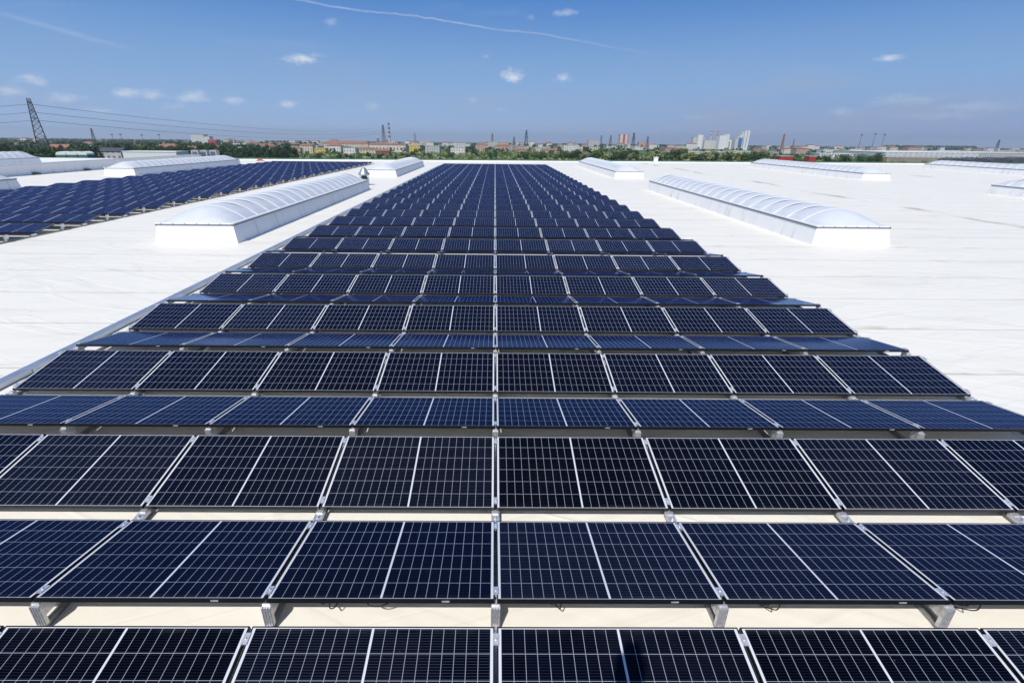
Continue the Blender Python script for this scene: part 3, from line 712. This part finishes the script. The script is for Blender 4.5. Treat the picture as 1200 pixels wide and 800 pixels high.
p_ = at(442.5, 159.5, 1700); sp_ = empty('church_tower', (p_.x, 1700, gz(1700))); tag(sp_, 'small domed church tower just left of the central pylon', 'church tower')
h = p_.z-gz(1700); mb = MB(); mb.box(-3, 3, -3, 3, 0, h*.75); mb.build('shaft', MATS['church brick'], parent=sp_)
mb = MB(); mb.lathe([(3.6, h*.753), (3.2, h*.86), (1.2, h*.93), (0, h)], 10); mb.build('dome', m_groof, parent=sp_)
# industrial zone at the right
def px_ok(a): return 800 <= a <= 1030
hpx(915, 930, 182.6, 335, 6, m_red, m_groof, 'flat', 'red walled low shop hall among the right trees, larger of two', name='retail_hall')
hpx(949, 957, 182.8, 340, 6, m_red, m_groof, 'flat', 'small red walled hall right of the larger red one', name='retail_hall')
hpx(961, 1000, 180, 620, 20, WALLS[1], m_wroof, 'flat', 'white low hall behind the right tree row', name='retail_hall')
hpx(1037, 1148, 178.6, 600, 90, facade('glazed warehouse wall', (.62, .63, .64), sx=6, sz=6), m_wroof, 'flat', 'very long low warehouse with grey window band on the right', name='warehouse')
hpx(1040, 1140, 184.6, 470, 25, mat('tan warehouse wall', (.30, .24, .19), .8, var=.15, vscale=.1), m_groof, 'flat', 'tan walled low warehouse in front of the very long one', name='warehouse')
hpx(1148, 1210, 179, 640, 90, WALLS[3], m_wroof, 'flat', 'pale warehouse at the right picture edge', name='warehouse')
for i, (a_, b_) in enumerate(((1112, 1134), (1136, 1158), (1160, 1184), (1186, 1212))):
    hpx(a_, b_, 189.2-.2*i, 250, 7, m_droof, m_droof, 'barrel', ordw(i+1)+' from the left of the dark arched hall roofs at right', name='arched_hall', rh=1.6, group='dark arched halls')
for i, (a_, b_, yt, Y, c, rf, k) in enumerate(((780, 800, 173.5, 800, 4, m_terra, 'hip'), (806, 850, 175.5, 700, 3, m_wroof, 'flat'), (853, 880, 175, 760, 1, m_wroof, 'flat'), (884, 900, 174, 800, 4, m_terra, 'gable'),
        (902, 913, 175.5, 720, 3, m_groof, 'flat'), (934, 948, 172, 900, 4, m_terra, 'hip'), (965, 983, 173, 850, 1, m_wroof, 'flat'), (985, 1003, 176, 760, 4, m_terra, 'gable'), (1010, 1030, 177, 720, 1, m_wroof, 'flat'), (1065, 1080, 172.5, 1100, 4, m_terra, 'hip'), (1100, 1125, 175.5, 900, 1, m_wroof, 'flat'), (1160, 1190, 176, 900, 3, m_wroof, 'flat'))):
    hpx(a_, b_, yt+(2.2 if px_ok(a_) else 1), Y, 18, WALLS[c], rf, k, 'low %s industrial hall, %s from the left of the halls beyond the right trees' % (WN[c], ordw(i+1)), rh=2, name='industrial_hall')
# the town: individual houses
rnd = random.Random(11); cnt = 0
ZON = [(255, 345, 14, 900, 2200), (335, 560, 64, 780, 2300), (560, 700, 46, 850, 2400), (700, 820, 26, 950, 2300), (600, 700, 10, 620, 900), (860, 1060, 26, 900, 2300), (1060, 1200, 14, 1000, 2200), (0, 140, 8, 700, 1500), (255, 330, 6, 600, 900)]
regs = ['left of the yellow house', 'around the striped chimney', 'right of the thin spire', 'near the twin towers', 'above the shrubs', 'right of the plant', 'at the far right', 'at the far left', 'by the left wood']
for zi, (x0, x1, n, Ya, Yb) in enumerate(ZON):
    k_ = []
    for i in range(n):
        Y = Ya+(Yb-Ya)*rnd.random()**.8; px = x0+(x1-x0)*rnd.random(); p_ = at(px, 168, Y)
        w_ = rnd.uniform(11, 30); d_ = rnd.uniform(10, 15); h = rnd.choice((6, 6.5, 9, 9, 12, 12, 15) if Y > 1200 else (5, 6, 6, 8, 9)); c = rnd.choice((0, 0, 0, 1, 1, 1, 1, 2, 3, 3, 4))
        if any(abs(p_.x-q[0]) < (w_+q[2])/2+2 and abs(Y-q[1]) < (d_+q[3])/2+2 for q in HOUSES): continue
        k_.append((px, p_.x, Y, w_, d_, h, c))
    k_.sort()
    for i, (px, x, Y, w_, d_, h, c) in enumerate(k_):
        fl = rnd.random() < .5
        house(x, Y, w_, d_, h, WALLS[c], (m_groof if rnd.random() < .5 else m_wroof) if fl else m_terra, 'flat' if fl else 'hip',
              '%s town house, %s from the left of those %s' % (WN[c], ordw(i+1), regs[zi]), name='town_house', cat='house', group='houses of the far town', rz=rnd.uniform(-.3, .3))
# ---- trees
def leafmat(name, c, v=.35):
    m = bpy.data.materials.new(name); m.use_nodes = True; t = NT(m.node_tree); b = t.n['Principled BSDF']; b.inputs['Roughness'].default_value = .7; b.inputs['Specular IOR Level'].default_value = .25
    geo = t.n.new('ShaderNodeNewGeometry'); n = t.noise(geo.outputs['Position'], .35, 4)
    t.l.new(t.mix(t.ramp(n, .3, .7), tuple(x*(1-v) for x in c), tuple(x*(1+v) for x in c)), b.inputs['Base Color']); return m
LM = [leafmat('dark foliage', (.028, .060, .015)), leafmat('mid foliage', (.075, .135, .028)), leafmat('yellow green foliage', (.19, .21, .04)), leafmat('silvery foliage', (.25, .28, .13))]
LN = ['dark green', 'mid green', 'yellow green', 'silvery green']
m_bark = mat('bark', (.09, .07, .05), .9, var=.2)
def crown(rn, rw, h, n, size, lobes=6, z0=.22):
    mb = MB(); L = [(rn.uniform(-.55, .55)*rw, rn.uniform(-.55, .55)*rw, h*rn.uniform(z0+.15, .82), rn.uniform(.38, .62)*rw) for _ in range(lobes)]
    for _ in range(n):
        lx, ly, lz, lr = rn.choice(L); d = Vector((rn.gauss(0, 1), rn.gauss(0, 1), rn.gauss(0, 1))).normalized(); q = Vector((lx, ly, lz))+d*lr*rn.uniform(.55, 1.08)
        q.z = max(h*.1, min(h, q.z)); nrm = (d+Vector((rn.uniform(-.7, .7), rn.uniform(-.7, .7), rn.uniform(-.7, .7)))).normalized()
        u = nrm.orthogonal().normalized(); v = nrm.cross(u); a = rn.uniform(0, 3.14); u, v = u*math.cos(a)+v*math.sin(a), v*math.cos(a)-u*math.sin(a); s_ = size*rn.uniform(.5, 1.1)
        mb.face([q+u*s_, q+v*s_*.6, q-u*s_*.8, q-v*s_*.7])
    return mb
TV = []
for k in range(10):
    rn = random.Random(100+k); mi = (0, 0, 1, 1, 2, 3, 1, 0, 2, 3)[k]; h = (9, 7, 8, 6, 6, 6.5, 5, 10, 4, 5)[k]; rw = (3.6, 3.2, 3.6, 3, 3, 3.4, 3, 3.2, 2.8, 3.4)[k]
    cm = crown(rn, rw, h, 520, .62).mesh('crown', LM[mi])
    mb = MB(); mb.lathe([(.28, 0), (.17, h*.45), (.08, h*.75)], 7)
    for j in range(4): a_ = j*1.6+k; mb.bar((0, 0, h*(.3+.08*j)), (rw*.5*math.cos(a_), rw*.5*math.sin(a_), h*(.55+.08*j)), .12)
    TV.append((cm, mb.mesh('trunk', m_bark), mi, h))
def tree(x, y, k, sc, label, group, rz):
    t_ = empty('tree', (x, y, gz(y)), (0, 0, rz)); t_.scale = (sc*rnd.uniform(.9, 1.2), sc, sc*rnd.uniform(.85, 1.1)); tag(t_, label, 'tree', group)
    link('crown', TV[k][0], t_); link('trunk', TV[k][1], t_)
rnd = random.Random(5)
# (x range, count, Ymin, Ymax, variants, size range, where)
TZ = [(-15, 110, 36, 200, 420, (0, 0, 1, 2, 7, 1), (.95, 1.35), 'behind the left wall near the big pylon'), (100, 250, 40, 330, 520, (0, 0, 1, 2, 7), (1.0, 1.35), 'behind the long low white shed'), (245, 345, 32, 360, 620, (0, 0, 0, 1, 2, 7), (1.0, 1.3), 'left of the cream house'),
      (340, 480, 28, 350, 470, (0, 1, 1, 4, 6, 3, 8), (.6, .85), 'in front of the yellow house'), (470, 600, 28, 400, 560, (4, 1, 5, 8, 9, 0), (.6, 1.0), 'in front of the thin spire'),
      (600, 725, 40, 430, 540, (5, 3, 1, 9, 5, 2, 0), (.95, 1.45), 'beyond the green field at centre right'), (715, 810, 32, 430, 520, (2, 1, 5, 0, 5, 3), (1.0, 1.5), 'below the red towers'),
      (810, 905, 30, 430, 520, (4, 2, 1, 5, 8), (1.0, 1.45), 'below the white plant'), (900, 1045, 26, 350, 430, (0, 1, 2, 4, 8), (.8, 1.2), 'around the red halls'), (1040, 1210, 8, 420, 560, (0, 1, 8), (.5, .8), 'by the long warehouse')]
for (x0, x1, n, Ya, Yb, ks, ss, wh) in TZ:
    L = []
    for i in range(n):
        Y = rnd.uniform(Ya, Yb); px = x0+(x1-x0)*(i+rnd.random())/n; p_ = at(px, 172, Y)
        if any(abs(p_.x-q[0]) < q[2]/2+1 and abs(Y-q[1]) < q[3]/2+1 for q in HOUSES): continue
        if p_.x > -122 and p_.x < -20 and Y < 100: continue
        L.append((p_.x, Y, rnd.choice(ks), rnd.uniform(*ss)))
    for i, (x, Y, k, sc) in enumerate(L):
        tree(x, Y, k, sc, '%s tree %s, %s from the left' % (LN[TV[k][2]], wh, ordw(i+1)), 'trees beyond the roof', rnd.uniform(0, 6.28))
# far woods that read as one mass
def woods(name, label, specs, m, seed):
    rn = random.Random(seed); mb = MB()
    for (x0, x1, n, Ya, Yb, h0, h1, sz) in specs:
        for _ in range(n):
            px = rn.uniform(x0, x1); Y = Ya+(Yb-Ya)*rn.random(); p_ = at(px, 166, Y); h = rn.uniform(h0, h1)
            if any(abs(p_.x-q[0]) < q[2]/2+3 and abs(Y-q[1]) < q[3]/2+3 for q in HOUSES): continue
            rw = h*rn.uniform(.5, .9)
            for _ in range(26):
                d = Vector((rn.gauss(0, 1), rn.gauss(0, 1), rn.gauss(0, 1))).normalized(); q = Vector((p_.x, Y, gz(Y)+h*.55))+Vector((d.x*rw, d.y*rw, d.z*h*.45))*rn.uniform(.6, 1)
                nrm = (d+Vector((rn.uniform(-.6, .6), rn.uniform(-.6, .6), rn.uniform(-.6, .6)))).normalized(); u = nrm.orthogonal().normalized()*sz*rn.uniform(.6, 1.1); v = nrm.cross(u)
                mb.face([q+u, q+v, q-u, q-v*.8])
    tag(mb.build(name, m), label, None, None, 'stuff')
woods('distant_woods', 'dark woods and hedges between the far town houses', [(-20, 340, 260, 400, 640, 6, 9, 1.1), (-20, 340, 420, 520, 1500, 7, 11, 1.8), (-20, 340, 220, 1500, 3600, 8, 11, 3.0), (340, 700, 200, 620, 1500, 5, 8, 1.6), (340, 820, 220, 1500, 3200, 8, 12, 3.0),
      (640, 1220, 170, 640, 1500, 4, 7, 1.6), (860, 1230, 200, 1600, 3400, 8, 11, 3)], LM[0], 3)
woods('distant_woods', 'long blue green wood on the right skyline', [(1038, 1145, 220, 2300, 2700, 13, 19, 4)], LM[0], 4)
woods('hedge_shrubs', 'pale scrub along the green field beyond the roof', [(440, 830, 520, 430, 620, 2, 4.2, .8), (830, 1050, 150, 400, 600, 2, 3.5, .8), (300, 440, 160, 380, 520, 2, 4, .8)], LM[3], 6)
woods('hedge_shrubs', 'darker green scrub around the field beyond the roof', [(300, 900, 420, 440, 640, 2, 4.5, .8), (560, 1040, 170, 480, 620, 4.5, 7.5, .9), (900, 1150, 120, 400, 640, 2, 4, .8)], LM[1], 8)
# ---- lattice pylons and power lines
def pylon(px, ytop, Y, label, bw=None, arms=3, rz=0.0, thick=1.0):
    p_ = at(px, ytop, Y); h = p_.z-gz(Y); root = empty('power_pylon', (p_.x, Y, gz(Y)), (0, 0, rz)); tag(root, label, 'pylon')
    bw = bw or h*.10; t_ = .0085*h*thick; mb = MB(); tw = bw*.22
    def w_at(z): f = z/h; return bw*(1-f)+tw*f if f < .99 else tw
    lv = [0]; st = h*.14
    while lv[-1]+st < h*.97: lv.append(lv[-1]+st); st *= .88; st = max(st, h*.045)
    lv.append(h)
    for a_, b_ in zip(lv[:-1], lv[1:]):
        wa, wb_ = w_at(a_), w_at(b_)
        cs = [(-1, -1), (1, -1), (1, 1), (-1, 1)]
        for i in range(4):
            c1, c2 = cs[i], cs[(i+1) % 4]
            mb.bar((c1[0]*wa, c1[1]*wa, a_), (c1[0]*wb_, c1[1]*wb_, b_), t_)
            mb.bar((c1[0]*wa, c1[1]*wa, a_), (c2[0]*wb_, c2[1]*wb_, b_), t_*.6)
            mb.bar((c2[0]*wa, c2[1]*wa, a_), (c1[0]*wb_, c1[1]*wb_, b_), t_*.6)
            mb.bar((c1[0]*wb_, c1[1]*wb_, b_), (c2[0]*wb_, c2[1]*wb_, b_), t_*.6)
    mb.build('tower', m_steel, parent=root)
    for i in range(arms):
        z = h*(.94-.13*i); L = h*.085*(1+.18*i); mb = MB()
        for s_ in (-1, 1):
            for q in (-1, 1): mb.bar((0, q*tw, z), (s_*L, 0, z), t_*.7)
            mb.bar((0, 0, z+h*.035), (s_*L, 0, z), t_*.6); mb.bar((s_*L, 0, z), (s_*L, 0, z-h*.03), t_*.5)
        mb.build('cross_arm', m_steel, parent=root)
    return root, h
PX = [pylon(33, 115.5, 400, 'tall lattice pylon rising at the far left beside the pink houses', arms=3, rz=-.9),
      pylon(106.5, 150.5, 800, 'small pylon in the trees right of the tall left pylon', rz=-.6),
      pylon(448.6, 146.5, 1500, 'lattice pylon just left of the striped chimney', rz=-.4),
      pylon(486, 155.5, 1500, 'small faint pylon right of the striped chimney', rz=.2),
      pylon(617, 152.5, 900, 'slender pylon standing right of the church spire', rz=.2),
      pylon(602.5, 160.5, 800, 'thin low pylon left of the slender central one', rz=.2),
      pylon(743.2, 155.5, 900, 'lattice pylon just right of the red banded towers', rz=.2),
      pylon(716, 158.5, 1400, 'faint pylon just left of the red banded towers', rz=.2),
      pylon(759.5, 160, 1000, 'short pylon second right of the red banded towers', rz=.2),
      pylon(1171.5, 164, 900, 'pylon near the right picture edge above the warehouses', rz=-.3),
      pylon(705, 158.5, 2000, 'distant pylon above the grey apartment block', rz=.2)]
def wire(p0, p1, sag, label, r_=.05, grp='power lines across the left sky'):
    p0, p1 = Vector(p0), Vector(p1); mb = MB(); n = 24; pts = []
    for i in range(n+1): f = i/n; q = p0.lerp(p1, f); q.z -= sag*4*f*(1-f); pts.append(q)
    for a_, b_ in zip(pts[:-1], pts[1:]): mb.bar(a_, b_, r_*2)
    o = mb.build('power_line', m_steel); tag(o, label, 'power line', grp)
root, h = PX[0]
t0_ = Vector(root.location)
far_, hf = PX[2]
for i, nm in enumerate(('top', 'middle', 'lowest')):
    z = h*(.94-.13*i)-h*.03; L = h*.085*(1+.18*i)
    for s_ in (-1, 1):
        off = Vector((s_*L*math.cos(-.9), s_*L*math.sin(-.9), z))
        a_ = t0_+off
        wire(a_, (far_.location.x+off.x*.5, far_.location.y, gz(far_.location.y)+hf*(.9-.13*i)), 14, '%s %s power line running right from the tall left pylon' % (nm, 'rear' if s_ > 0 else 'front'), .055)
        wire(a_, (a_.x-330, a_.y-60, a_.z+1), 9, '%s %s power line running left out of the picture' % (nm, 'rear' if s_ > 0 else 'front'), .05)
# thin distant masts and stadium lights
for i, (px, yt, lab) in enumerate(((131, 157.5, 'floodlight mast, first from the left on the left skyline'), (141, 157.5, 'floodlight mast, second from the left on the left skyline'), (166, 158, 'floodlight mast, third from the left on the left skyline'), (186, 158, 'floodlight mast nearest the tall white slab'),
        (1010, 158, 'floodlight mast left of three on the right skyline'), (1026, 157, 'floodlight mast middle of three on the right skyline'), (1037, 157.5, 'floodlight mast right of three on the right skyline'))):
    p_ = at(px, yt, 1500); h = p_.z-gz(1500); r0_ = empty('floodlight_mast', (p_.x, 1500, gz(1500))); tag(r0_, lab, 'light mast')
    mb = MB(); mb.lathe([(.8, 0), (.4, h)], 8); mb.build('pole', m_steel, parent=r0_)
    mb = MB(); mb.box(-3, 3, -.5, .5, h-2, h+1); mb.build('lamp_bank', m_steel, parent=r0_)
# ------------------------------------------------------------------ haze
HAZE = True
if HAZE:
    mb = MB(); mb.box(-9100, 9100, -9100, 9100, gz(9000)-1, 60); pass
    me = bpy.data.meshes.new('haze'); me.from_pydata(mb.v, [], mb.f); hm = bpy.data.materials.new('haze'); hm.use_nodes = True
    nt = hm.node_tree; nt.nodes.clear(); out = nt.nodes.new('ShaderNodeOutputMaterial'); vol = nt.nodes.new('ShaderNodeVolumePrincipled')
    vol.inputs['Color'].default_value = (.84, .92, 1, 1); vol.inputs['Density'].default_value = .00013; vol.inputs['Anisotropy'].default_value = .2
    nt.links.new(vol.outputs[0], out.inputs['Volume']); me.materials.append(hm); o = link('haze', me); tag(o, 'thin pale blue haze over the plain', None, None, 'stuff')
